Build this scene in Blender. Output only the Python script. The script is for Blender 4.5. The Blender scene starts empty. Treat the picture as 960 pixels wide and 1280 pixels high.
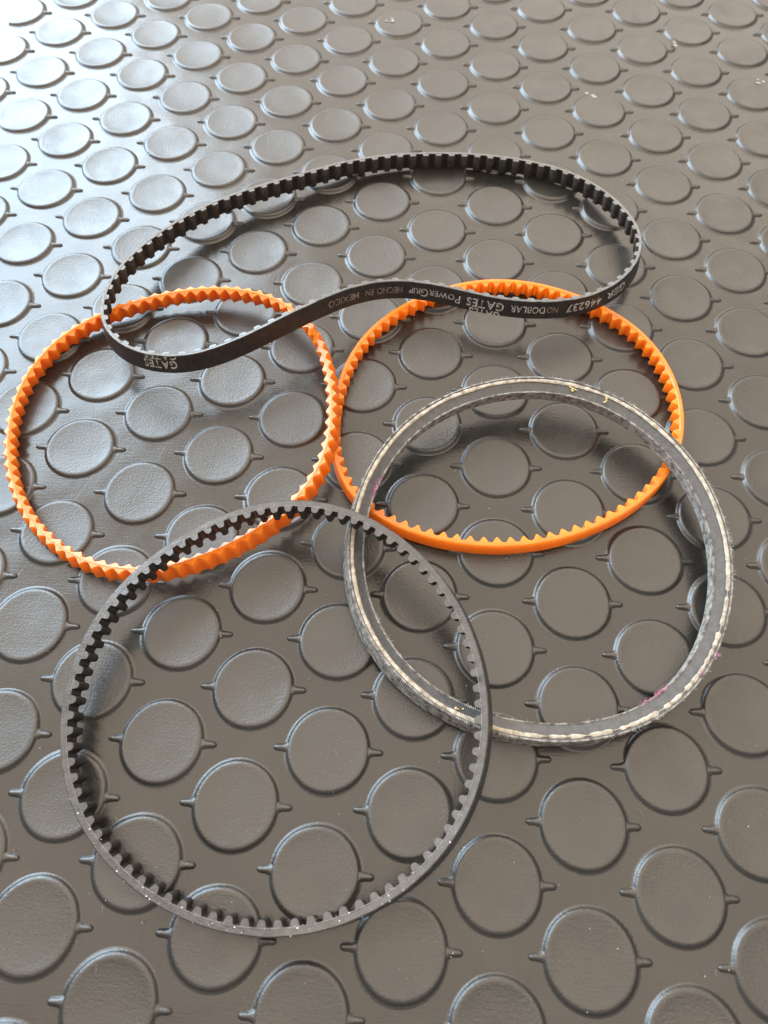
import bpy, bmesh, math, random
from mathutils import Vector, Matrix, noise
random.seed(7)
R = math.radians
scene = bpy.context.scene
col = scene.collection

# ------------------------------------------------------------------ camera
cam_d = bpy.data.cameras.new("camera")
cam = bpy.data.objects.new("camera", cam_d)
col.objects.link(cam)
cam_d.sensor_fit = 'VERTICAL'
cam_d.sensor_height = 36.0
cam_d.sensor_width = 27.0
cam_d.lens = 25.875
cam_d.clip_start = 0.01
cam_d.clip_end = 50
RX = Vector((0.99861988, 0.05250732, -0.00113133))
RY = Vector((0.04629832, -0.89029404, -0.45302648))
RZ = Vector((-0.02479442, 0.45234887, -0.89149634))
M = Matrix.Identity(4)
for i in range(3):
    M[i][0] = RX[i]; M[i][1] = -RY[i]; M[i][2] = -RZ[i]
M.translation = Vector((0.04292168, -0.05120695, 0.22412801))
cam.matrix_world = M
cam_d.dof.use_dof = True
cam_d.dof.focus_distance = 0.245
cam_d.dof.aperture_fstop = 18.0
scene.camera = cam

# ------------------------------------------------------------------ light: a room with daylight from windows on the left
w = bpy.data.worlds.new("World")
scene.world = w
w.use_nodes = True
bg = w.node_tree.nodes['Background']
bg.inputs[0].default_value = (1.0, 0.95, 0.90, 1)
bg.inputs[1].default_value = 0.70

def area(name, loc, target, sx, sy, power, color, spread=180):
    d = bpy.data.lights.new(name, 'AREA')
    d.shape = 'RECTANGLE'; d.size = sx; d.size_y = sy
    d.energy = power; d.color = color; d.spread = R(spread)
    o = bpy.data.objects.new(name, d); col.objects.link(o)
    o.location = loc
    o.rotation_euler = (Vector(target) - Vector(loc)).to_track_quat('-Z', 'Y').to_euler()
    return o
area('ceiling_light', (0.1, 0.9, 1.6), (0.1, 0.9, 0), 3.2, 3.0, 76, (1.0, 0.81, 0.62))
area('doorway_light', (0.25, 3.2, 1.55), (0.1, 0.2, 0), 3.6, 1.6, 42, (1.0, 0.88, 0.74))
area('window_light', (-1.5, 1.4, 1.15), (0.0, 0.12, 0), 2.1, 1.7, 148, (0.62, 0.82, 1.0))

scene.view_settings.view_transform = 'Standard'
scene.view_settings.look = 'None'
scene.view_settings.exposure = 0.12
scene.view_settings.gamma = 1.0
scene.view_settings.use_curve_mapping = False
scene.render.resolution_x = 768
scene.render.resolution_y = 1024

# ------------------------------------------------------------------ paths of the belts' upper outer edges (mm)
PATHS = {
  'large_black': dict(plane=(0.01425, 0.03880, 0.12426), pts=[(7.20,54.46,21.18), (1.44,53.66,20.92), (-4.22,52.20,20.66), (-9.74,50.13,20.37), (-15.09,47.52,20.07), (-20.24,44.47,19.73), (-25.14,41.04,19.33), (-29.78,37.29,18.85), (-34.11,33.26,18.27), (-38.08,28.96,17.58), (-41.64,24.39,16.79), (-44.76,19.55,15.90), (-47.37,14.43,14.95), (-49.45,9.06,13.96), (-50.94,3.45,12.98), (-51.82,-2.34,12.04), (-52.06,-8.25,11.17), (-51.67,-14.17,10.38), (-50.63,-20.02,9.69), (-48.97,-25.70,9.08), (-46.69,-31.13,8.55), (-43.83,-36.24,8.08), (-40.42,-40.99,7.67), (-36.52,-45.34,7.30), (-32.18,-49.28,6.97), (-27.45,-52.80,6.68), (-22.39,-55.89,6.45), (-17.07,-58.55,6.29), (-11.54,-60.76,6.20), (-5.86,-62.49,6.19), (-0.07,-63.74,6.27), (5.77,-64.46,6.44), (11.64,-64.64,6.68), (17.49,-64.26,6.99), (23.29,-63.33,7.35), (28.99,-61.85,7.76), (34.55,-59.83,8.21), (39.91,-57.30,8.71), (45.01,-54.28,9.25), (49.78,-50.80,9.84), (54.15,-46.87,10.47), (58.06,-42.53,11.16), (61.45,-37.81,11.89), (64.28,-32.74,12.66), (66.51,-27.36,13.45), (68.12,-21.73,14.24), (69.13,-15.92,15.01), (69.54,-10.01,15.76), (69.38,-4.07,16.47), (68.66,1.81,17.15), (67.42,7.58,17.79), (65.68,13.17,18.39), (63.46,18.55,18.96), (60.76,23.68,19.50), (57.60,28.54,20.01), (54.00,33.13,20.48), (49.96,37.41,20.89), (45.51,41.35,21.23), (40.69,44.90,21.49), (35.55,48.01,21.65), (30.15,50.59,21.72), (24.55,52.58,21.69), (18.81,53.91,21.58), (13.01,54.55,21.40)]),
  'orange_single': dict(plane=(0.00680, 0.00000, -0.00000), pts=[(80.33,164.63,6.80), (74.52,164.42,6.80), (68.73,163.59,6.80), (62.98,162.15,6.80), (57.29,160.12,6.80), (51.73,157.54,6.80), (46.37,154.47,6.80), (41.29,150.97,6.80), (36.57,147.09,6.80), (32.31,142.89,6.80), (28.55,138.38,6.80), (25.33,133.59,6.80), (22.64,128.53,6.80), (20.46,123.18,6.80), (18.76,117.57,6.80), (17.50,111.71,6.80), (16.65,105.65,6.80), (16.22,99.47,6.80), (16.23,93.26,6.80), (16.75,87.13,6.80), (17.84,81.20,6.80), (19.58,75.60,6.80), (22.04,70.42,6.80), (25.24,65.74,6.80), (29.17,61.63,6.80), (33.77,58.10,6.80), (38.94,55.16,6.80), (44.56,52.80,6.80), (50.46,50.98,6.80), (56.52,49.67,6.80), (62.61,48.85,6.80), (68.65,48.49,6.80), (74.58,48.57,6.80), (80.40,49.10,6.80), (86.12,50.05,6.80), (91.77,51.42,6.80), (97.35,53.22,6.80), (102.88,55.43,6.80), (108.32,58.04,6.80), (113.61,61.06,6.80), (118.68,64.47,6.80), (123.43,68.26,6.80), (127.76,72.44,6.80), (131.57,77.00,6.80), (134.81,81.92,6.80), (137.41,87.19,6.80), (139.36,92.76,6.80), (140.64,98.57,6.80), (141.28,104.55,6.80), (141.28,110.60,6.80), (140.65,116.64,6.80), (139.40,122.54,6.80), (137.53,128.23,6.80), (135.04,133.61,6.80), (131.95,138.62,6.80), (128.29,143.23,6.80), (124.09,147.41,6.80), (119.42,151.16,6.80), (114.36,154.48,6.80), (109.00,157.37,6.80), (103.43,159.81,6.80), (97.72,161.79,6.80), (91.95,163.28,6.80), (86.14,164.24,6.80)]),
  'orange_double': dict(plane=(0.01240, 0.05935, 0.00544), pts=[(-31.21,151.58,11.37), (-37.13,151.45,11.02), (-42.98,150.81,10.67), (-48.73,149.73,10.32), (-54.36,148.28,9.98), (-59.89,146.47,9.64), (-65.30,144.32,9.31), (-70.57,141.82,8.98), (-75.65,138.91,8.66), (-80.46,135.58,8.36), (-84.91,131.78,8.07), (-88.89,127.49,7.81), (-92.30,122.74,7.59), (-95.07,117.56,7.39), (-97.15,112.02,7.24), (-98.52,106.23,7.13), (-99.22,100.29,7.05), (-99.29,94.31,7.02), (-98.79,88.37,7.01), (-97.79,82.55,7.04), (-96.35,76.90,7.10), (-94.48,71.44,7.18), (-92.20,66.18,7.28), (-89.50,61.14,7.42), (-86.34,56.32,7.58), (-82.72,51.75,7.77), (-78.64,47.48,7.99), (-74.11,43.57,8.24), (-69.18,40.09,8.51), (-63.94,37.13,8.80), (-58.45,34.76,9.12), (-52.81,33.05,9.44), (-47.11,32.02,9.78), (-41.40,31.69,10.11), (-35.74,32.04,10.45), (-30.13,33.02,10.79), (-24.61,34.60,11.12), (-19.17,36.70,11.46), (-13.84,39.27,11.79), (-8.67,42.27,12.11), (-3.71,45.67,12.43), (0.95,49.45,12.72), (5.21,53.59,13.00), (8.96,58.06,13.24), (12.14,62.87,13.46), (14.68,67.98,13.64), (16.56,73.35,13.78), (17.81,78.94,13.88), (18.46,84.70,13.95), (18.60,90.58,13.99), (18.28,96.52,14.01), (17.57,102.46,14.00), (16.49,108.35,13.97), (15.05,114.14,13.91), (13.22,119.76,13.83), (10.95,125.15,13.73), (8.17,130.23,13.59), (4.85,134.93,13.42), (0.97,139.16,13.21), (-3.48,142.85,12.97), (-8.42,145.92,12.69), (-13.77,148.33,12.39), (-19.43,150.07,12.06), (-25.28,151.14,11.72)]),
  'vbelt': dict(plane=(0.01055, -0.01276, 0.07599), pts=[(100.77,107.71,17.44), (94.97,108.63,17.59), (89.07,108.95,17.69), (83.13,108.66,17.74), (77.20,107.79,17.75), (71.34,106.36,17.72), (65.61,104.39,17.64), (60.10,101.92,17.52), (54.85,98.95,17.36), (49.95,95.50,17.17), (45.43,91.62,16.93), (41.35,87.32,16.65), (37.74,82.64,16.34), (34.60,77.62,16.00), (31.96,72.32,15.63), (29.81,66.77,15.24), (28.17,61.04,14.82), (27.03,55.17,14.39), (26.43,49.22,13.95), (26.36,43.24,13.49), (26.86,37.29,13.04), (27.94,31.42,12.58), (29.62,25.71,12.12), (31.88,20.21,11.67), (34.73,14.98,11.24), (38.13,10.09,10.83), (42.04,5.61,10.44), (46.41,1.58,10.07), (51.18,-1.97,9.74), (56.28,-5.00,9.45), (61.66,-7.50,9.19), (67.26,-9.48,8.97), (73.03,-10.93,8.78), (78.93,-11.88,8.64), (84.91,-12.32,8.53), (90.92,-12.27,8.45), (96.90,-11.71,8.42), (102.80,-10.63,8.43), (108.55,-9.01,8.48), (114.08,-6.84,8.57), (119.32,-4.10,8.71), (124.20,-0.80,8.90), (128.68,3.04,9.13), (132.70,7.39,9.41), (136.24,12.19,9.73), (139.28,17.36,10.09), (141.82,22.84,10.47), (143.84,28.54,10.88), (145.34,34.38,11.30), (146.34,40.29,11.74), (146.82,46.21,12.18), (146.76,52.11,12.63), (146.16,57.94,13.08), (145.01,63.68,13.53), (143.30,69.30,13.98), (141.03,74.76,14.43), (138.21,80.02,14.86), (134.87,85.02,15.29), (131.05,89.71,15.69), (126.79,94.01,16.07), (122.14,97.86,16.42), (117.17,101.20,16.74), (111.92,103.97,17.02), (106.44,106.15,17.25)]),
  'narrow_black': dict(plane=(0.03021, -0.00268, -0.09268), pts=[(34.59,234.36,8.42), (26.39,232.58,8.61), (18.41,230.16,8.86), (10.71,227.05,9.19), (3.27,223.33,9.60), (-4.00,219.23,10.06), (-11.24,215.00,10.51), (-18.49,210.81,10.93), (-25.69,206.59,11.32), (-32.69,202.11,11.74), (-39.33,197.13,12.20), (-45.51,191.53,12.71), (-51.24,185.39,13.26), (-56.51,178.84,13.84), (-61.26,171.99,14.46), (-65.34,164.82,15.13), (-68.59,157.22,15.85), (-70.79,149.16,16.60), (-71.69,140.78,17.36), (-70.95,132.43,18.12), (-68.25,124.62,18.84), (-63.46,117.91,19.47), (-56.83,112.86,19.94), (-48.98,109.88,20.22), (-40.65,109.11,20.38), (-32.44,110.38,20.57), (-24.62,113.23,20.97), (-17.16,117.06,21.60), (-9.98,121.40,22.29), (-3.08,126.05,22.72), (3.50,131.01,22.58), (9.87,136.28,21.77), (16.30,141.58,20.45), (23.19,146.33,18.98), (30.74,149.79,17.72), (38.84,151.46,16.87), (47.14,151.32,16.45), (55.34,149.84,16.34), (63.39,147.78,16.40), (71.48,145.86,16.50), (79.77,144.58,16.59), (88.25,144.19,16.61), (96.68,144.89,16.53), (104.72,146.85,16.32), (112.14,150.26,15.97), (118.79,155.16,15.50), (124.51,161.41,14.91), (129.01,168.65,14.24), (131.89,176.50,13.50), (132.87,184.59,12.74), (131.92,192.68,11.99), (129.29,200.58,11.26), (125.34,208.10,10.59), (120.38,214.97,9.97), (114.55,220.93,9.43), (107.90,225.80,8.98), (100.53,229.57,8.65), (92.62,232.36,8.42), (84.42,234.35,8.27), (76.11,235.69,8.17), (67.81,236.46,8.11), (59.52,236.67,8.10), (51.22,236.38,8.16), (42.90,235.60,8.27)]),
}

# ------------------------------------------------------------------ materials
def mat(name):
    m = bpy.data.materials.new(name); m.use_nodes = True
    nt = m.node_tree
    return m, nt, nt.nodes['Principled BSDF']
def nd(nt, t, **kw):
    n = nt.nodes.new(t)
    for k, v in kw.items(): setattr(n, k, v)
    return n
def texco(nt, scale=(1, 1, 1), kind='Object'):
    tc = nd(nt, 'ShaderNodeTexCoord'); mp = nd(nt, 'ShaderNodeMapping')
    mp.inputs['Scale'].default_value = scale
    nt.links.new(tc.outputs[kind], mp.inputs['Vector'])
    return mp.outputs['Vector']
def noise_n(nt, vec, scale, detail=4, rough=.55):
    n = nd(nt, 'ShaderNodeTexNoise')
    n.inputs['Scale'].default_value = scale; n.inputs['Detail'].default_value = detail
    n.inputs['Roughness'].default_value = rough
    nt.links.new(vec, n.inputs['Vector'])
    return n.outputs['Fac']
def ramp(nt, fac, stops):
    r = nd(nt, 'ShaderNodeValToRGB')
    e = r.color_ramp.elements
    while len(e) < len(stops): e.new(.5)
    for q, (p, c) in zip(e, stops):
        q.position = p; q.color = (*c, 1) if len(c) == 3 else c
    nt.links.new(fac, r.inputs['Fac'])
    return r.outputs['Color']
def bump(nt, h, strength, dist, prev=None):
    b = nd(nt, 'ShaderNodeBump')
    b.inputs['Strength'].default_value = strength; b.inputs['Distance'].default_value = dist
    nt.links.new(h, b.inputs['Height'])
    if prev is not None: nt.links.new(prev, b.inputs['Normal'])
    return b.outputs['Normal']
def g(v): return (v, v, v)

def world_pos(nt, scale=(1, 1, 1)):
    ge = nd(nt, 'ShaderNodeNewGeometry'); mp = nd(nt, 'ShaderNodeMapping')
    mp.inputs['Scale'].default_value = scale
    nt.links.new(ge.outputs['Position'], mp.inputs['Vector'])
    return mp.outputs['Vector']

# moulded rubber of the mat: dark, satin, dusty, finely scuffed
def mat_rubber(name, r0, r1, pebble, streak, spec):
    m, nt, b = mat(name)
    P1 = world_pos(nt)
    PS = world_pos(nt, (0.08, 1, 1))
    c = ramp(nt, noise_n(nt, P1, 22, 5, .6), [(.3, (.0125, .0113, .0098)), (.7, (.021, .0190, .0163))])
    du = ramp(nt, noise_n(nt, P1, 2600, 2, .6), [(.64, g(0)), (.74, g(1))])       # broken pale dust film
    dm = ramp(nt, noise_n(nt, P1, 48, 4, .6), [(.40, g(0)), (.70, g(.34))])
    mx = nd(nt, 'ShaderNodeMath', operation='MULTIPLY'); nt.links.new(du, mx.inputs[0]); nt.links.new(dm, mx.inputs[1])
    mc = nd(nt, 'ShaderNodeMixRGB'); nt.links.new(mx.outputs[0], mc.inputs[0]); nt.links.new(c, mc.inputs[1]); mc.inputs[2].default_value = (.30, .29, .27, 1)
    nt.links.new(mc.outputs[0], b.inputs['Base Color'])
    nt.links.new(ramp(nt, noise_n(nt, P1, 70, 6, .7), [(.32, g(r0)), (.68, g(r1))]), b.inputs['Roughness'])
    b.inputs['Specular IOR Level'].default_value = spec
    n1 = bump(nt, noise_n(nt, P1, 26, 2, .5), 1.0, .0012)
    n2 = bump(nt, noise_n(nt, P1, 1300, 3, .6), pebble, .00012, n1)
    n3 = bump(nt, noise_n(nt, PS, 1900, 3, .6), streak, .00012, n2)
    # a few fine straight scratches
    vo = nd(nt, 'ShaderNodeTexVoronoi', feature='DISTANCE_TO_EDGE'); vo.inputs['Scale'].default_value = 26
    wv = world_pos(nt, (1.0, .35, 1)); nt.links.new(wv, vo.inputs['Vector'])
    sc = ramp(nt, vo.outputs['Distance'], [(.0, g(0)), (.006, g(1))])
    n4 = bump(nt, sc, .12, .0001, n3)
    nt.links.new(n4, b.inputs['Normal'])
    return m
RUB = mat_rubber('mat_rubber', .15, .27, .30, .34, .50)
STUD = mat_rubber('stud_rubber', .27, .42, .85, .28, .66)

def rubber(name, c0, c1, rough, bumpy=.5, scl=1800, spec=.5):
    m, nt, b = mat(name)
    v = world_pos(nt)
    nt.links.new(ramp(nt, noise_n(nt, v, 500, 5, .65), [(.35, c0), (.68, c1)]), b.inputs['Base Color'])
    b.inputs['Roughness'].default_value = rough
    b.inputs['Specular IOR Level'].default_value = spec
    nt.links.new(bump(nt, noise_n(nt, v, scl, 3, .6), bumpy, .00012), b.inputs['Normal'])
    return m
BLK = rubber('black_neoprene', (.018, .017, .016), (.042, .040, .038), .42)
BLK_T = rubber('black_tooth_fabric', (.014, .013, .012), (.036, .032, .029), .6, .8, 2600, .35)
NEO = rubber('printed_neoprene', (.012, .011, .010), (.026, .024, .022), .38, .35)
NEO_T = rubber('worn_tooth_fabric', (.030, .026, .022), (.075, .066, .057), .7, .9, 2600, .3)
CORD_G = rubber('grey_cord_ply', (.08, .075, .07), (.20, .19, .18), .6, .8)
CUT = rubber('cut_rubber_edge', (.022, .023, .025), (.050, .051, .054), .24, .8, 1500, .8)
CUT_N = rubber('grey_cut_edge', (.050, .050, .050), (.12, .12, .118), .34, .9, 1500, .75)
VGREY = rubber('cut_grey_rubber', (.036, .037, .039), (.064, .065, .067), .38, .9, 1200)
VCORD = rubber('frayed_white_cord', (.20, .17, .13), (.48, .43, .36), .9, 1.0, 1600, .2)
VFAB = rubber('grey_belt_fabric', (.07, .066, .060), (.38, .36, .33), .85, 1.0, 2200, .2)
FIBRE = rubber('pale_fibre', (.5, .48, .45), (.8, .78, .74), .9, .1)
PINK = rubber('pink_fibre', (.42, .10, .25), (.58, .22, .38), .9, .1)
YEL = rubber('yellow_crumb', (.40, .31, .12), (.55, .45, .22), .9, .6)
WPRINT = rubber('white_print', (.15, .145, .135), (.50, .485, .46), .6, .3)
BPRINT = rubber('faded_print', (.09, .068, .056), (.24, .19, .16), .6, .3)
FLOOR_M = rubber('white_floor', (.78, .78, .78), (.82, .82, .82), .35, .1, 200)

TRF = .50
def poly(name, c0, c1):
    m, nt, b = mat(name)
    v = world_pos(nt)
    nt.links.new(ramp(nt, noise_n(nt, v, 160, 4, .6), [(.3, c0), (.7, c1)]), b.inputs['Base Color'])
    b.inputs['Roughness'].default_value = .20
    b.inputs['IOR'].default_value = 1.5
    b.inputs['Specular IOR Level'].default_value = .6
    b.inputs['Subsurface Weight'].default_value = 1.0
    b.inputs['Subsurface Radius'].default_value = (1.0, .45, .06)
    b.inputs['Subsurface Scale'].default_value = .0012
    nt.links.new(bump(nt, noise_n(nt, v, 700, 3, .6), .55, .00014), b.inputs['Normal'])
    tr = nd(nt, 'ShaderNodeBsdfTranslucent'); tr.inputs['Color'].default_value = (1.0, .66, .09, 1)
    mxs = nd(nt, 'ShaderNodeMixShader'); mxs.inputs[0].default_value = TRF
    nt.links.new(b.outputs[0], mxs.inputs[1]); nt.links.new(tr.outputs[0], mxs.inputs[2])
    nt.links.new(mxs.outputs[0], nt.nodes['Material Output'].inputs['Surface'])
    b.inputs['Coat Weight'].default_value = .6; b.inputs['Coat Roughness'].default_value = .16
    return m
ORA = poly('orange_polyurethane', (1.0, .26, .025), (1.0, .33, .05))

# ------------------------------------------------------------------ helpers
def link(o, parent=None):
    col.objects.link(o)
    if parent is not None: o.parent = parent
    return o
def build(name, bm, m, parent=None, smooth=True, loc=None):
    me = bpy.data.meshes.new(name)
    bmesh.ops.recalc_face_normals(bm, faces=bm.faces[:])
    bm.to_mesh(me); bm.free()
    if smooth:
        me.polygons.foreach_set('use_smooth', [True] * len(me.polygons))
        me.set_sharp_from_angle(angle=R(38))
    me.materials.append(m)
    o = bpy.data.objects.new(name, me)
    if loc: o.location = loc
    return link(o, parent)
def thing(name, label, cat, loc=(0, 0, 0), group=None):
    o = bpy.data.objects.new(name, None); col.objects.link(o)
    o.empty_display_size = .01
    o.location = loc; o['label'] = label; o['category'] = cat
    if group: o['group'] = group
    return o

class Path:
    """closed spline through the upper outer edge of a belt, by arc length"""
    def __init__(s, key):
        d = PATHS[key]
        n = Vector((-d['plane'][1], -d['plane'][2], 1)).normalized()
        pts = [Vector(p) * .001 for p in d['pts']]
        N = len(pts); sub = 12; s.P = []
        for i in range(N):
            a, b_, c, e = pts[i - 1], pts[i], pts[(i + 1) % N], pts[(i + 2) % N]
            for k in range(sub):
                t = k / sub
                s.P.append(.5 * ((2 * b_) + (c - a) * t + (2 * a - 5 * b_ + 4 * c - e) * t * t + (3 * b_ - a - 3 * c + e) * t ** 3))
        s.P.append(s.P[0].copy())
        s.S = [0]
        for i in range(len(s.P) - 1): s.S.append(s.S[-1] + (s.P[i + 1] - s.P[i]).length)
        s.L = s.S[-1]; s.up = n; s.cone = 0
        s.c = sum(pts, Vector()) / N; s.c.z = 0
    def pos(s, u):
        u %= s.L
        lo, hi = 0, len(s.S) - 1
        while hi - lo > 1:
            m = (lo + hi) // 2
            if s.S[m] <= u: lo = m
            else: hi = m
        f = (u - s.S[lo]) / (s.S[hi] - s.S[lo])
        return s.P[lo].lerp(s.P[hi], f)
    def frame(s, u):
        p = s.pos(u); t = (s.pos(u + .0006) - s.pos(u - .0006)).normalized()
        A = (s.up - t * s.up.dot(t)).normalized()
        if s.cone: A = (A + A.cross(t) * (s.cone(p - s.c) if callable(s.cone) else s.cone)).normalized()
        return p, t, A.cross(t).normalized(), A
    def at(s, u, n, z):
        p, t, N, A = s.frame(u)
        return p + N * n + A * z - s.c
    def mat(s, u):
        p, t, N, A = s.frame(u)
        m = Matrix.Identity(4)
        for i in range(3): m[i][0] = t[i]; m[i][1] = N[i]; m[i][2] = A[i]
        m.translation = p - s.c
        return m

def sweep(path, section, stations, fn=None, mi=None):
    """section: list of (n, z) or fn(u, k) giving it"""
    bm = bmesh.new(); rings = []
    for i in range(stations):
        u = path.L * i / stations
        sec = fn(u, i) if fn else section
        p, t, N, A = path.frame(u); p = p - path.c
        rings.append([bm.verts.new(p + N * n + A * z) for n, z in sec])
    K = len(rings[0])
    for i in range(stations):
        a, b_ = rings[i], rings[(i + 1) % stations]
        for k in range(K):
            bm.faces.new((a[k], b_[k], b_[(k + 1) % K], a[(k + 1) % K]))
    return bm

def tooth_mesh(name, outline, H, m, ch=.00016, slope=0, drop=0, nref=0):
    """outline: (s, n) polygon; extruded down by H with a small chamfer"""
    bm = bmesh.new()
    cx = sum(p[0] for p in outline) / len(outline); ny = min(p[1] for p in outline) if outline[len(outline)//2][1] > outline[0][1] else max(p[1] for p in outline)
    layers = []
    for inset, z in ((1, -.00002), (0, -ch), (0, -H + ch), (1, -H + .00002)):
        f = 1 - .06 * inset
        layers.append([bm.verts.new(((x - cx) * f + cx, (y - ny) * f + ny, z - (slope * abs(y - nref) + drop) * (1 if z > -H / 2 else -1))) for x, y in outline])
    n = len(outline)
    for a, b_ in zip(layers, layers[1:]):
        for k in range(n): bm.faces.new((a[k], a[(k + 1) % n], b_[(k + 1) % n], b_[k]))
    bm.faces.new(layers[0]); bm.faces.new(list(reversed(layers[-1])))
    bmesh.ops.recalc_face_normals(bm, faces=bm.faces[:])
    me = bpy.data.meshes.new(name); bm.to_mesh(me); bm.free()
    me.polygons.foreach_set('use_smooth', [True] * len(me.polygons)); me.set_sharp_from_angle(angle=R(40))
    me.materials.append(m)
    return me
def cut_faces(me, m, lim=.75, axis=None):
    """the sawn upper and lower edges of a belt show paler raw rubber"""
    me.materials.append(m)
    for p in me.polygons:
        if abs(p.normal.dot(axis or Vector((0, 0, 1)))) > lim: p.material_index = 1
def put_teeth(path, root, meshes, count, phase=0):
    for k in range(count):
        o = bpy.data.objects.new('tooth', meshes[k % len(meshes)])
        col.objects.link(o); o.parent = root
        o.matrix_local = path.mat(path.L * (k + phase) / count) @ Matrix.Rotation(random.uniform(-.03, .03), 4, 'Z')

def near_u(path, x, y):
    return min(range(400), key=lambda i: (path.pos(path.L * i / 400).xy - Vector((x, y))).length) / 400 * path.L
def crumb(bm, c, r, seed):
    q = bmesh.ops.create_icosphere(bm, subdivisions=2, radius=r)['verts']
    for v in q:
        k = 1 + .75 * noise.noise(v.co * (900 if r > .0005 else 3000) + Vector((seed, 0, 0)))
        v.co = Vector((v.co.x * k, v.co.y * k * .8, v.co.z * k * .55)) + c

# ------------------------------------------------------------------ floor and mat
bm = bmesh.new()
vs = [bm.verts.new(v) for v in ((-2, -2, -.003), (2, -2, -.003), (2, 3, -.003), (-2, 3, -.003))]
bm.faces.new(vs)
fl = build('floor', bm, FLOOR_M, smooth=False); fl['kind'] = 'structure'

EDGE_X = -.1716
mat_root = thing('rubber_mat', 'dark grey rubber floor mat with raised round studs lying under all the belts', 'rubber mat', (0.04, .12, 0))
MC = Vector(mat_root.location)
bm = bmesh.new()
X0, X1, Y0, Y1 = EDGE_X, .34, -.19, .52
sec = [(0, -.0029), (0, -.0004), (.0004, 0)]
def rect(inset, z): return [bm.verts.new(Vector(v) - MC) for v in ((X0 + inset, Y0 + inset, z), (X1 - inset, Y0 + inset, z), (X1 - inset, Y1 - inset, z), (X0 + inset, Y1 - inset, z))]
ls = [rect(0, -.0029), rect(0, -.0004), rect(.0002, -.0001), rect(.0006, 0)]
for a, b_ in zip(ls, ls[1:]):
    for k in range(4): bm.faces.new((a[k], a[(k + 1) % 4], b_[(k + 1) % 4], b_[k]))
bm.faces.new(ls[-1]); bm.faces.new(list(reversed(ls[0])))
build('sheet', bm, RUB, mat_root, smooth=False)

# one moulded stud: low disc with a rolled rim, two pointed ears
def stud_bm(dish, seed):
    bm = bmesh.new(); rnd = random.Random(seed)
    NS = 72
    H = .0011
    prof = [(.0040, .90 - dish), (.0080, .93 - dish * .6), (.0102, 1.0 - dish * .15), (.0108, 1.03), (.0113, .99), (.0117, .84), (.01205, .50), (.01235, .20), (.0127, .04), (.0133, -.06)]
    ph = rnd.uniform(0, 6.28)
    def rim(a):   # the studs are not perfectly round
        return 1 + .006 * math.sin(2 * a + ph) + .003 * math.sin(5 * a + ph * 2)
    c = bm.verts.new((0, 0, H * (.88 - dish)))
    rings = []
    for r, h in prof:
        rings.append([bm.verts.new((r * rim(a) * math.cos(a), r * rim(a) * math.sin(a), H * h)) for a in (2 * math.pi * k / NS for k in range(NS))])
    for k in range(NS): bm.faces.new((c, rings[0][k], rings[0][(k + 1) % NS]))
    for a, b_ in zip(rings, rings[1:]):
        for k in range(NS): bm.faces.new((a[k], b_[k], b_[(k + 1) % NS], a[(k + 1) % NS]))
    for sgn in (1, -1):
        st = []
        for t in [0, .08, .16, .28, .45, .65, .82, .94, 1.0]:
            x = .0110 + .0052 * t
            hw = .00066 + .00030 * (1 - t) + .0022 * max(0, 1 - t / .42) ** 2
            if t > .8: hw *= math.sqrt(max(0.02, 1 - ((t - .8) / .2) ** 2 * .96))
            hz = H * (.86 - .22 * t) * (1 if t < .9 else (.75 if t < .97 else .25))
            st.append([bm.verts.new((sgn * x, yy * hw * sgn, zz)) for yy, zz in ((-1.5, -.00005), (-1.05, hz * .30), (-.62, hz * .82), (0, hz), (.62, hz * .82), (1.05, hz * .30), (1.5, -.00005))])
        for a, b_ in zip(st, st[1:]):
            for k in range(6): bm.faces.new((a[k], b_[k], b_[k + 1], a[k + 1]))
        bm.faces.new(st[-1])
    return bm
protos = []
for i, dish in enumerate((.12, .22, .34, .17)):
    o = build('stud', stud_bm(dish, i), STUD, mat_root)
    protos.append(o.data); me = o.data
    bpy.data.objects.remove(o)
for me in protos: me.set_sharp_from_angle(angle=R(80))
A_, B_, SK = .0492, .0328437, -.000468
cells = []
for i in range(-16, 18):
    for j in range(-16, 18):
        x = (i + j) * A_ / 2 + (i - j) * SK / 2; y = -(i - j) * B_ / 2
        if X0 - .006 < x < X1 - .014 and Y0 + .014 < y < Y1 - .014: cells.append((x, y))
Minv = cam.matrix_world.inverted()
def view_rank(q):
    v = Minv @ Vector((q[0], q[1], 0))
    if v.z > -.01: return 9
    return max(abs(v.x / v.z) / (480 / 920), abs(v.y / v.z) / (640 / 920))
cells.sort(key=view_rank)
far = bmesh.new()
ang0 = R(.5)
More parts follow.
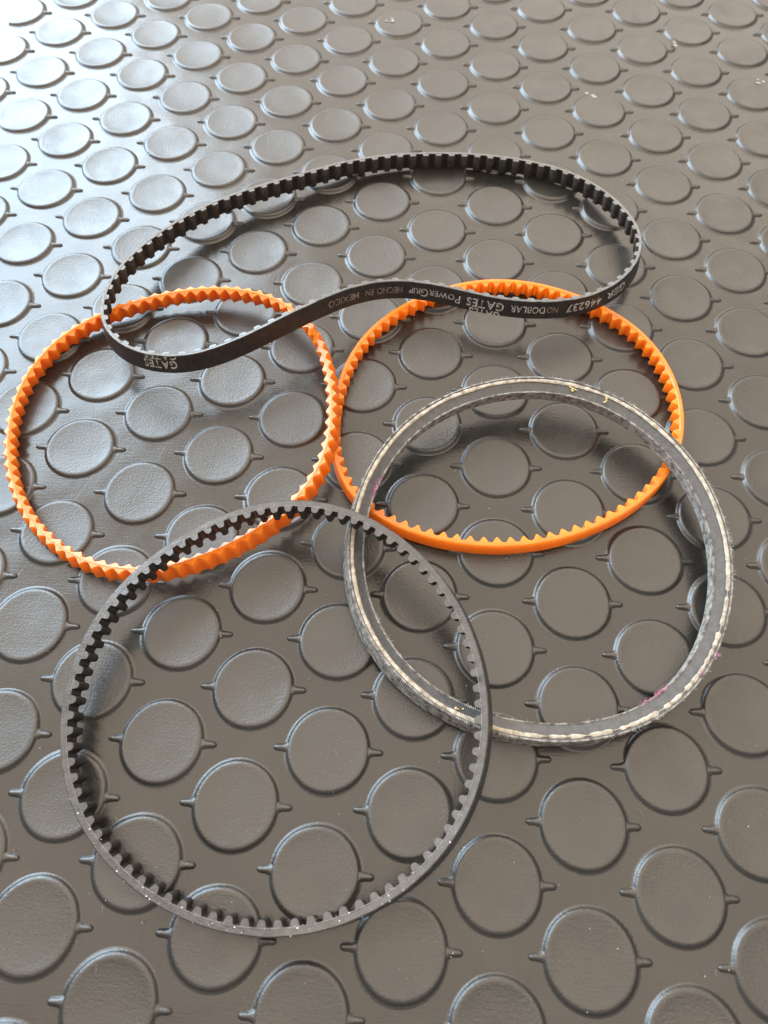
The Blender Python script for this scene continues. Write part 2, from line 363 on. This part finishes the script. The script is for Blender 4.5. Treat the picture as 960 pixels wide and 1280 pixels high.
for k, (x, y) in enumerate(cells):
    me = protos[random.randrange(4)] if x > -.09 or random.random() < .4 else protos[2]
    m4 = Matrix.Translation(Vector((x + random.uniform(-.0003, .0003), y + random.uniform(-.0003, .0003), 0)) - MC) @ Matrix.Rotation(random.uniform(-.02, .02), 4, 'Z')
    tl = .006 if x < -.02 else .004
    m4 = m4 @ Matrix.Rotation(random.uniform(-tl, tl), 4, 'X') @ Matrix.Rotation(random.uniform(-tl, tl), 4, 'Y')
    cut = x - .0165 < X0 + .0004
    if k < 300 or cut:
        if cut:
            bm = bmesh.new(); bm.from_mesh(me); bm.transform(m4)
            geo = bm.verts[:] + bm.edges[:] + bm.faces[:]
            bmesh.ops.bisect_plane(bm, geom=geo, plane_co=Vector((X0 + .0004, 0, 0)) - MC, plane_no=(-1, 0, 0), clear_outer=True)
            if not bm.verts: bm.free(); continue
            if k >= 300:
                t_ = bpy.data.meshes.new('t'); bm.to_mesh(t_); bm.free(); far.from_mesh(t_); bpy.data.meshes.remove(t_); continue
            build('stud', bm, STUD, mat_root).data.set_sharp_from_angle(angle=R(80))
        else:
            o = bpy.data.objects.new('stud', me); link(o, mat_root); o.matrix_local = m4
    else:
        n0 = len(far.verts); far.from_mesh(me); far.verts.ensure_lookup_table()
        for v in far.verts[n0:]: v.co = m4 @ v.co
if far.verts:
    o = build('stud_field', far, STUD, mat_root); o.data.set_sharp_from_angle(angle=R(80)); o['kind'] = 'stuff'

# ------------------------------------------------------------------ large black belt, lower left
def chamfer_rect(n0, n1, z0, z1, c):
    return [(n0 + c, z1), (n0, z1 - c), (n0, z0 + c), (n0 + c, z0), (n1 - c, z0), (n1, z0 + c), (n1, z1 - c), (n1 - c, z1)]
pa = Path('large_black'); H = .006; pa.up = Vector((pa.up.x - .08, pa.up.y + .05, pa.up.z)).normalized(); pa.cone = lambda q: .20 * max(0, min(1, q.x / .05))
root = thing('timing_belt', 'large round black timing belt at lower left, crossing over an orange and the grey belt', 'drive belt', pa.c)
cnt = 84; pt = pa.L / cnt
def wob(u, i, base, amp=.00006):
    return [(n + amp * (noise.noise(Vector((u * 160, n * 900, z * 500))) ), z + amp * noise.noise(Vector((u * 220, 3 + n * 900, z * 300)))) for n, z in base]
sec = chamfer_rect(0, .0021, -H, 0, .00028)
cut_faces(build('band', sweep(pa, None, 720, lambda u, i: wob(u, i, sec)), BLK, root).data, CUT, .75, pa.up)
cs = [(.00158, .00000), (.00162, .00007), (.00176, .00007), (.0018, .0000)]
build('cord_line', sweep(pa, None, 720, lambda u, i: wob(u, i, [(.00192, -.0001), (.00194, .00005), (.00210, .00005), (.00214, -.0001)], .00008)), CORD_G, root)
def htd(w, h, n0, flare=.3):
    pts = []
    for k in range(0, 13):
        a = k / 12
        s = (a - .5) * 2
        # rounded tooth with concave root fillets
        if abs(s) > .72:
            q = (1 - abs(s)) / .28
            x = (w / 2) * (1 + flare * (1 - q)) * (1 if s > 0 else -1); y = h * .30 * q * q
        else:
            an = s / .72 * math.pi / 2
            x = (w / 2) * math.sin(an) ** 1 ; y = h * (.30 + .70 * math.cos(an) ** .62)
        pts.append((x, n0 + y))
    return [(pts[0][0], n0 - .0003)] + pts + [(pts[-1][0], n0 - .0003)]
tm = tooth_mesh('tooth', htd(pt * .50, .0020, .0021, .5), H - .0001, BLK_T); cut_faces(tm, CUT)
put_teeth(pa, root, [tm], cnt)

bm = bmesh.new()
for k in range(46):
    u = near_u(pa, random.uniform(-.035, .06), -.06) + random.gauss(0, .018)
    p, t, N, A = pa.frame(u); p = p - pa.c
    crumb(bm, p + N * random.uniform(-.0001, .0030) + A * .00003, random.choice((.00008, .0001, .00014, .0002)), k)
o = build('pale_crumbs', bm, FIBRE, root); o['kind'] = 'stuff'

# ------------------------------------------------------------------ orange belt toothed on its inner side
pa = Path('orange_single'); H = .0062; pa.cone = .06
root = thing('timing_belt', 'orange belt with smooth outer side and inner teeth only, lying partly under the grey belt', 'drive belt', pa.c)
cnt = 84; pt = pa.L / cnt
build('band', sweep(pa, None, 600, lambda u, i: wob(u, i, chamfer_rect(0, .0016, -H, 0, .0003))), ORA, root)
def vee(w, h, n0, tip):
    return [(-w / 2, n0 - .0003), (-w / 2, n0), (-w * .36, n0 + h * .12), (-tip * 1.5, n0 + h * .80), (-tip * .6, n0 + h * .97), (tip * .6, n0 + h * .97), (tip * 1.5, n0 + h * .80), (w * .36, n0 + h * .12), (w / 2, n0), (w / 2, n0 - .0003)]
tm = tooth_mesh('tooth', vee(pt * .86, .0020, .0016, .00034), H - .0001, ORA, drop=.00022, slope=.05, nref=.0016)
put_teeth(pa, root, [tm], cnt)

# ------------------------------------------------------------------ orange belt toothed on both sides
pa = Path('orange_double'); H = .0068; pa.cone = .20
root = thing('timing_belt', 'orange belt with pointed teeth on both its sides, the left one of two', 'drive belt', pa.c)
cnt = 80; pt = pa.L / cnt
build('band', sweep(pa, None, 600, lambda u, i: wob(u, i, chamfer_rect(.0013, .0024, -H, 0, .0002))), ORA, root)
build('mould_seam', sweep(pa, None, 600, lambda u, i: wob(u, i, [(.0016, -.0001), (.00172, .00016), (.00192, .00016), (.00204, -.0001)])), ORA, root)
ti = tooth_mesh('tooth', vee(pt * .96, .0016, .0024, .00030), H - .0001, ORA, slope=.34, nref=.0024)
to = tooth_mesh('tooth', [(x, .0037 - y) for x, y in vee(pt * .96, .0014, .0024, .00030)], H - .0001, ORA, slope=.34, nref=.0013)
put_teeth(pa, root, [ti], cnt)
put_teeth(pa, root, [to], cnt, .5)

# ------------------------------------------------------------------ grey raw-edge V-belt
pa = Path('vbelt'); H = .0075; pa.cone = lambda q: .04 + .20 * max(0, min(1, (-q.x - .4 * q.y - .015) / .05))
root = thing('v_belt', 'worn grey V-belt with frayed white cord line and stitched fabric edges, at the lower right', 'drive belt', pa.c)
def vsec(u, i):
    w_ = .0001
    top = lambda n: -.0002 - max(0, n - .0008) * .30
    base = [(.0004, -.0002), (.0008, -.00015), (.0030, top(.0030) - .0001), (.0050, top(.0050)), (.0052, top(.0052) - .0003), (.0052, -H - top(.0052) + .0003), (.0050, -H - top(.0050)), (.0008, -H + .00015), (.0004, -H + .0002)]
    return wob(u, i, base, .00012)
build('rubber_body', sweep(pa, None, 900, vsec), VGREY, root)
# serrated fabric ply on the back and along the inner edge
def serr(n0, n1, zt, zb, amp, per):
    def f(u, i):
        s = amp * (1 if i % 2 else -.3) + amp * .8 * noise.noise(Vector((u * 400, n0 * 1e3, 0)))
        return [(n0 - s * .5, zt + s * .4 - .0001), (n0 + (n1 - n0) * .3, zt + s), (n1, zt + s * .5), (n1, zt - .0006), (n1, zb), (n0 - s * .5, zb)]
    return f
build('back_fabric', sweep(pa, None, 1200, serr(.0, .00048, 0, -H, .00020, 1)), VFAB, root)
build('inner_fabric', sweep(pa, None, 1200, serr(.0050, .0055, -.00135, -H + .00135, .00024, 1)), VFAB, root)
# lumpy white cord, a frayed strand lying in the sloping side
bm = bmesh.new(); rings = []
NS = 1100
for i in range(NS):
    u = pa.L * i / NS
    k = noise.noise(Vector((u * 90, 0, 0))); k2 = noise.noise(Vector((u * 420, 5, 0))); k3 = noise.noise(Vector((u * 900, 9, 0)))
    hw = .00064 + .00022 * k + .00016 * k2 + .00010 * k3
    n0 = .00145 + .00018 * noise.noise(Vector((u * 60, 3, 0)))
    hw = max(.00012, hw)
    py = (p := pa.pos(u)).y
    if py < .035 and p.x > .085: hw *= max(.15, min(1, 1.1 + 2.2 * noise.noise(Vector((u * 330, 21, 0))) - .25))
    hz = .00030 + .00018 * k2 + .00010 * k3
    p, t, N, A = pa.frame(u); p = p - pa.c
    rings.append([bm.verts.new(p + N * (n0 + hw * math.cos(a)) + A * (-.00040 + max(.0001, hz) * math.sin(a) + .0001)) for a in (math.pi * 2 * q / 7 for q in range(7))])
for i in range(NS):
    a, b_ = rings[i], rings[(i + 1) % NS]
    for k in range(7): bm.faces.new((a[k], b_[k], b_[(k + 1) % 7], a[(k + 1) % 7]))
build('white_cord', bm, VCORD, root)
# hair-thin frayed fibres
def fibre(bm, p, d, ln, r=.00003, curl=1.0):
    pts = [p.copy()]; d = d.normalized()
    for k in range(4):
        d = (d + Vector((random.gauss(0, .45), random.gauss(0, .45), random.gauss(0, .3))) * curl).normalized()
        pts.append(pts[-1] + d * ln / 4)
    prev = None
    for i, q in enumerate(pts):
        t = (pts[min(i + 1, 4)] - pts[max(i - 1, 0)]).normalized()
        a = t.orthogonal().normalized(); b2 = t.cross(a); rr = r * (1 - .15 * i)
        ring = [bm.verts.new(q + (a * math.cos(x) + b2 * math.sin(x)) * rr) for x in (0, 2.09, 4.19)]
        if prev:
            for k in range(3): bm.faces.new((prev[k], ring[k], ring[(k + 1) % 3], prev[(k + 1) % 3]))
        prev = ring
bm = bmesh.new()
for k in range(1500):
    u = random.random() * pa.L
    if noise.noise(Vector((u * 45, 7, 0))) < random.uniform(-.25, .35): continue
    p, t, N, A = pa.frame(u); p = p - pa.c
    e = random.random()
    if e < .4: q = p - N * .00005 + A * -.0001; d = -N + A * .5
    elif e < .75: q = p + N * .0054 + A * -.0014; d = N + A * .5
    else: q = p + N * .0015 - A * .0001; d = A * .6 + t * random.choice((-1, 1)) + N * random.gauss(0, .5)
    fibre(bm, q, d, random.uniform(.0003, .0012), .000022)
o = build('frayed_fibres', bm, FIBRE, root, smooth=False); o['kind'] = 'stuff'
bm = bmesh.new()
for x, y, n, sp, nn in ((.1225, .0018, 90, .0020, .0055), (.1176, -.0012, 40, .0014, .0057), (.1386, .0155, 30, .0006, .0), (.133, .0095, 40, .0015, .0015), (.0299, .0651, 90, .003, .0048)):
    u0 = near_u(pa, x, y)
    for k in range(n):
        p, t, N, A = pa.frame(u0 + random.gauss(0, sp)); p = p - pa.c
        fibre(bm, p + N * (nn + random.gauss(-.0002, .0003)) + A * (-.0012 if nn > .003 else -.0002), N * (1 if nn > .003 else -1) + A * .3, random.uniform(.0004, .0010), .000045)
o = build('pink_fibres', bm, PINK, root, smooth=False); o['kind'] = 'stuff'
bm = bmesh.new()
for i, (x, y) in enumerate(((.1007, .1105), (.1145, .1088), (.0615, -.0037), (.1015, .109))):
    u0 = near_u(pa, x, y); p, t, N, A = pa.frame(u0); p = p - pa.c
    for k in range(6):
        crumb(bm, p + N * random.uniform(.0012, .0040) + t * random.gauss(0, .0007) + A * -.0004, random.uniform(.0002, .0005), i + k)
o = build('yellow_crumbs', bm, YEL, root); o['kind'] = 'stuff'

# ------------------------------------------------------------------ narrow printed black belt, on top of the orange ones
pa = Path('narrow_black'); H = .0075; pa.cone = .16
root = thing('timing_belt', 'thin black timing belt with white lettering, bent out of round over both orange belts', 'drive belt', pa.c)
cnt = 94; pt = pa.L / cnt
cut_faces(build('band', sweep(pa, None, 900, lambda u, i: wob(u, i, chamfer_rect(0, .0011, -H, 0, .00018), .00004)), NEO, root).data, CUT_N, .80, pa.up)
build('cord_line', sweep(pa, None, 900, lambda u, i: wob(u, i, [(.00080, -.0001), (.00082, .00006), (.00112, .00006), (.00116, -.0001)], .00008)), CORD_G, root)
def trap(w0, w1, h, n0):
    return [(-w0 * .62, n0 - .0002), (-w0 * .62, n0), (-w0 / 2, n0 + h * .12), (-w1 / 2 - .00012, n0 + h * .86), (-w1 / 2 + .0001, n0 + h), (w1 / 2 - .0001, n0 + h), (w1 / 2 + .00012, n0 + h * .86), (w0 / 2, n0 + h * .12), (w0 * .62, n0), (w0 * .62, n0 - .0002)]
tm = tooth_mesh('tooth', trap(pt * .52, pt * .34, .0013, .0011), H - .0001, NEO_T); cut_faces(tm, CUT_N)
put_teeth(pa, root, [tm], cnt)

FONTC = {}
def glyph(ch, bold=False):
    key = (ch, bold)
    if key not in FONTC:
        cu = bpy.data.curves.new('g', 'FONT'); cu.body = ch; cu.size = 1.0; cu.resolution_u = 3
        cu.offset = .018 if bold else .004
        o = bpy.data.objects.new('g', cu); col.objects.link(o)
        dg = bpy.context.evaluated_depsgraph_get(); dg.update()
        me = bpy.data.meshes.new_from_object(o.evaluated_get(dg))
        xs = [v.co.x for v in me.vertices]
        FONTC[key] = (me, min(xs), max(xs))
        bpy.data.objects.remove(o)
    return FONTC[key]
def word(chars, s0, s1, hgt, mid, m, bold=False, clip=None, dn=0.0):
    """chars: list of (char, relative size). Reads from arc s0 down to s1, upside down."""
    items = []; x = 0
    for ch, sz in chars:
        me, a, b_ = glyph(ch, bold)
        items.append((me, x - a * sz, sz)); x += (b_ - a) * sz + .09
    x -= .09
    kx = abs(s0 - s1) / x; ky = hgt / .70
    bm = bmesh.new()
    for me, ox, sz in items:
        n0 = len(bm.verts); bm.from_mesh(me); bm.verts.ensure_lookup_table()
        for v in bm.verts[n0:]:
            v.co = Vector(((v.co.x * sz + ox) * kx, v.co.y * sz * ky, 0))
    if clip:
        for z, sg in ((clip[0], -1), (clip[1], 1)):
            bmesh.ops.bisect_plane(bm, geom=bm.verts[:] + bm.edges[:] + bm.faces[:], plane_co=(0, z, 0), plane_no=(0, sg, 0), clear_outer=True)
    for v in bm.verts:
        s = s0 - v.co.x; z = mid + hgt / 2 - v.co.y
        z = -H / 2 - (v.co.y - hgt / 2) - mid
        v.co = pa.at(s, -.00005 - dn, z)
    if bm.faces: build('lettering', bm, m, root, smooth=False)
    else: bm.free()
def W(t, small=1.0): return [(c, small) for c in t]
mm = .001
word(W('GER'), 383.8 * mm, 372.8 * mm, 3.0 * mm, 0, WPRINT, True)
word(W('446237'), 370.3 * mm, 355.6 * mm, 3.2 * mm, 0, WPRINT, True)
word(W('NO'), 352.3 * mm, 348.2 * mm, 2.6 * mm, 0, BPRINT)
word(W('DOBLAR'), 347.4 * mm, 334.7 * mm, 2.8 * mm, 0, WPRINT)
word(W('GATES'), 332.2 * mm, 318.1 * mm, 3.4 * mm, 0, WPRINT, True)
word(W('GATES'), 331.2 * mm, 319.5 * mm, 3.4 * mm, 3.9 * mm, WPRINT, True, clip=(-1, 1.35 * mm))
word([('P', 1.25), ('O', .9), ('W', .9), ('E', .9), ('R', .9), ('G', 1.25), ('R', .9), ('I', .9), ('P', .9)], 315.6 * mm, 295.9 * mm, 2.6 * mm, 0, WPRINT)
word(W('HECHO'), 293.3 * mm, 283.4 * mm, 2.6 * mm, 0, BPRINT)
word(W('EN'), 281.9 * mm, 278.7 * mm, 2.6 * mm, 0, BPRINT)
word(W('MEXICO'), 275.9 * mm, 262.4 * mm, 2.6 * mm, 0, BPRINT)
word(W('GATES'), 202.7 * mm, 191.0 * mm, 3.2 * mm, .1 * mm, WPRINT, True)
word(W('GATES'), 203.2 * mm, 191.6 * mm, 3.2 * mm, -3.6 * mm, WPRINT, True, clip=(1.65 * mm, 9))

# ------------------------------------------------------------------ dust, lint and scuffs on the mat
bm = bmesh.new()
for k in range(750):
    x = random.uniform(-.15, .26); y = random.uniform(-.11, .38)
    r = random.choice((.00005, .00006, .00008, .0001, .00012, .00014))
    q = bmesh.ops.create_icosphere(bm, subdivisions=1, radius=r)['verts']
    sx = random.uniform(.6, 2.2); an = random.uniform(0, 3.1)
    for v in q:
        c_ = v.co.copy(); c_.x *= sx; c_.z *= .5
        v.co = Vector((c_.x * math.cos(an) - c_.y * math.sin(an) + x, c_.x * math.sin(an) + c_.y * math.cos(an) + y, c_.z + .00102))
for k in range(60):
    fibre(bm, Vector((random.uniform(-.1, .2), random.uniform(-.09, .3), .0012)), Vector((random.gauss(0, 1), random.gauss(0, 1), 0)), random.uniform(.001, .004), .00003, .6)
for x, y, n in ((.1247, .2897, 5), (.0264, .3444, 7), (.2063, .3036, 5), (.1697, .3332, 3)):
    for k in range(n):
        q = bmesh.ops.create_icosphere(bm, subdivisions=1, radius=random.uniform(.0003, .0009))['verts']
        ox, oy = random.gauss(0, .0013), random.gauss(0, .0013)
        for v in q: v.co = Vector((v.co.x * 1.5 + x + ox, v.co.y + y + oy, v.co.z * .05 + .00112))
DUST = rubber('dust_grey', (.14, .135, .125), (.40, .39, .37), .9, .1, 2000, .2)
o = build('dust_and_lint', bm, DUST, None, smooth=False); o['kind'] = 'stuff'
o['label'] = 'tiny pale dust grains and lint hairs scattered over the mat'; o['category'] = 'dust'
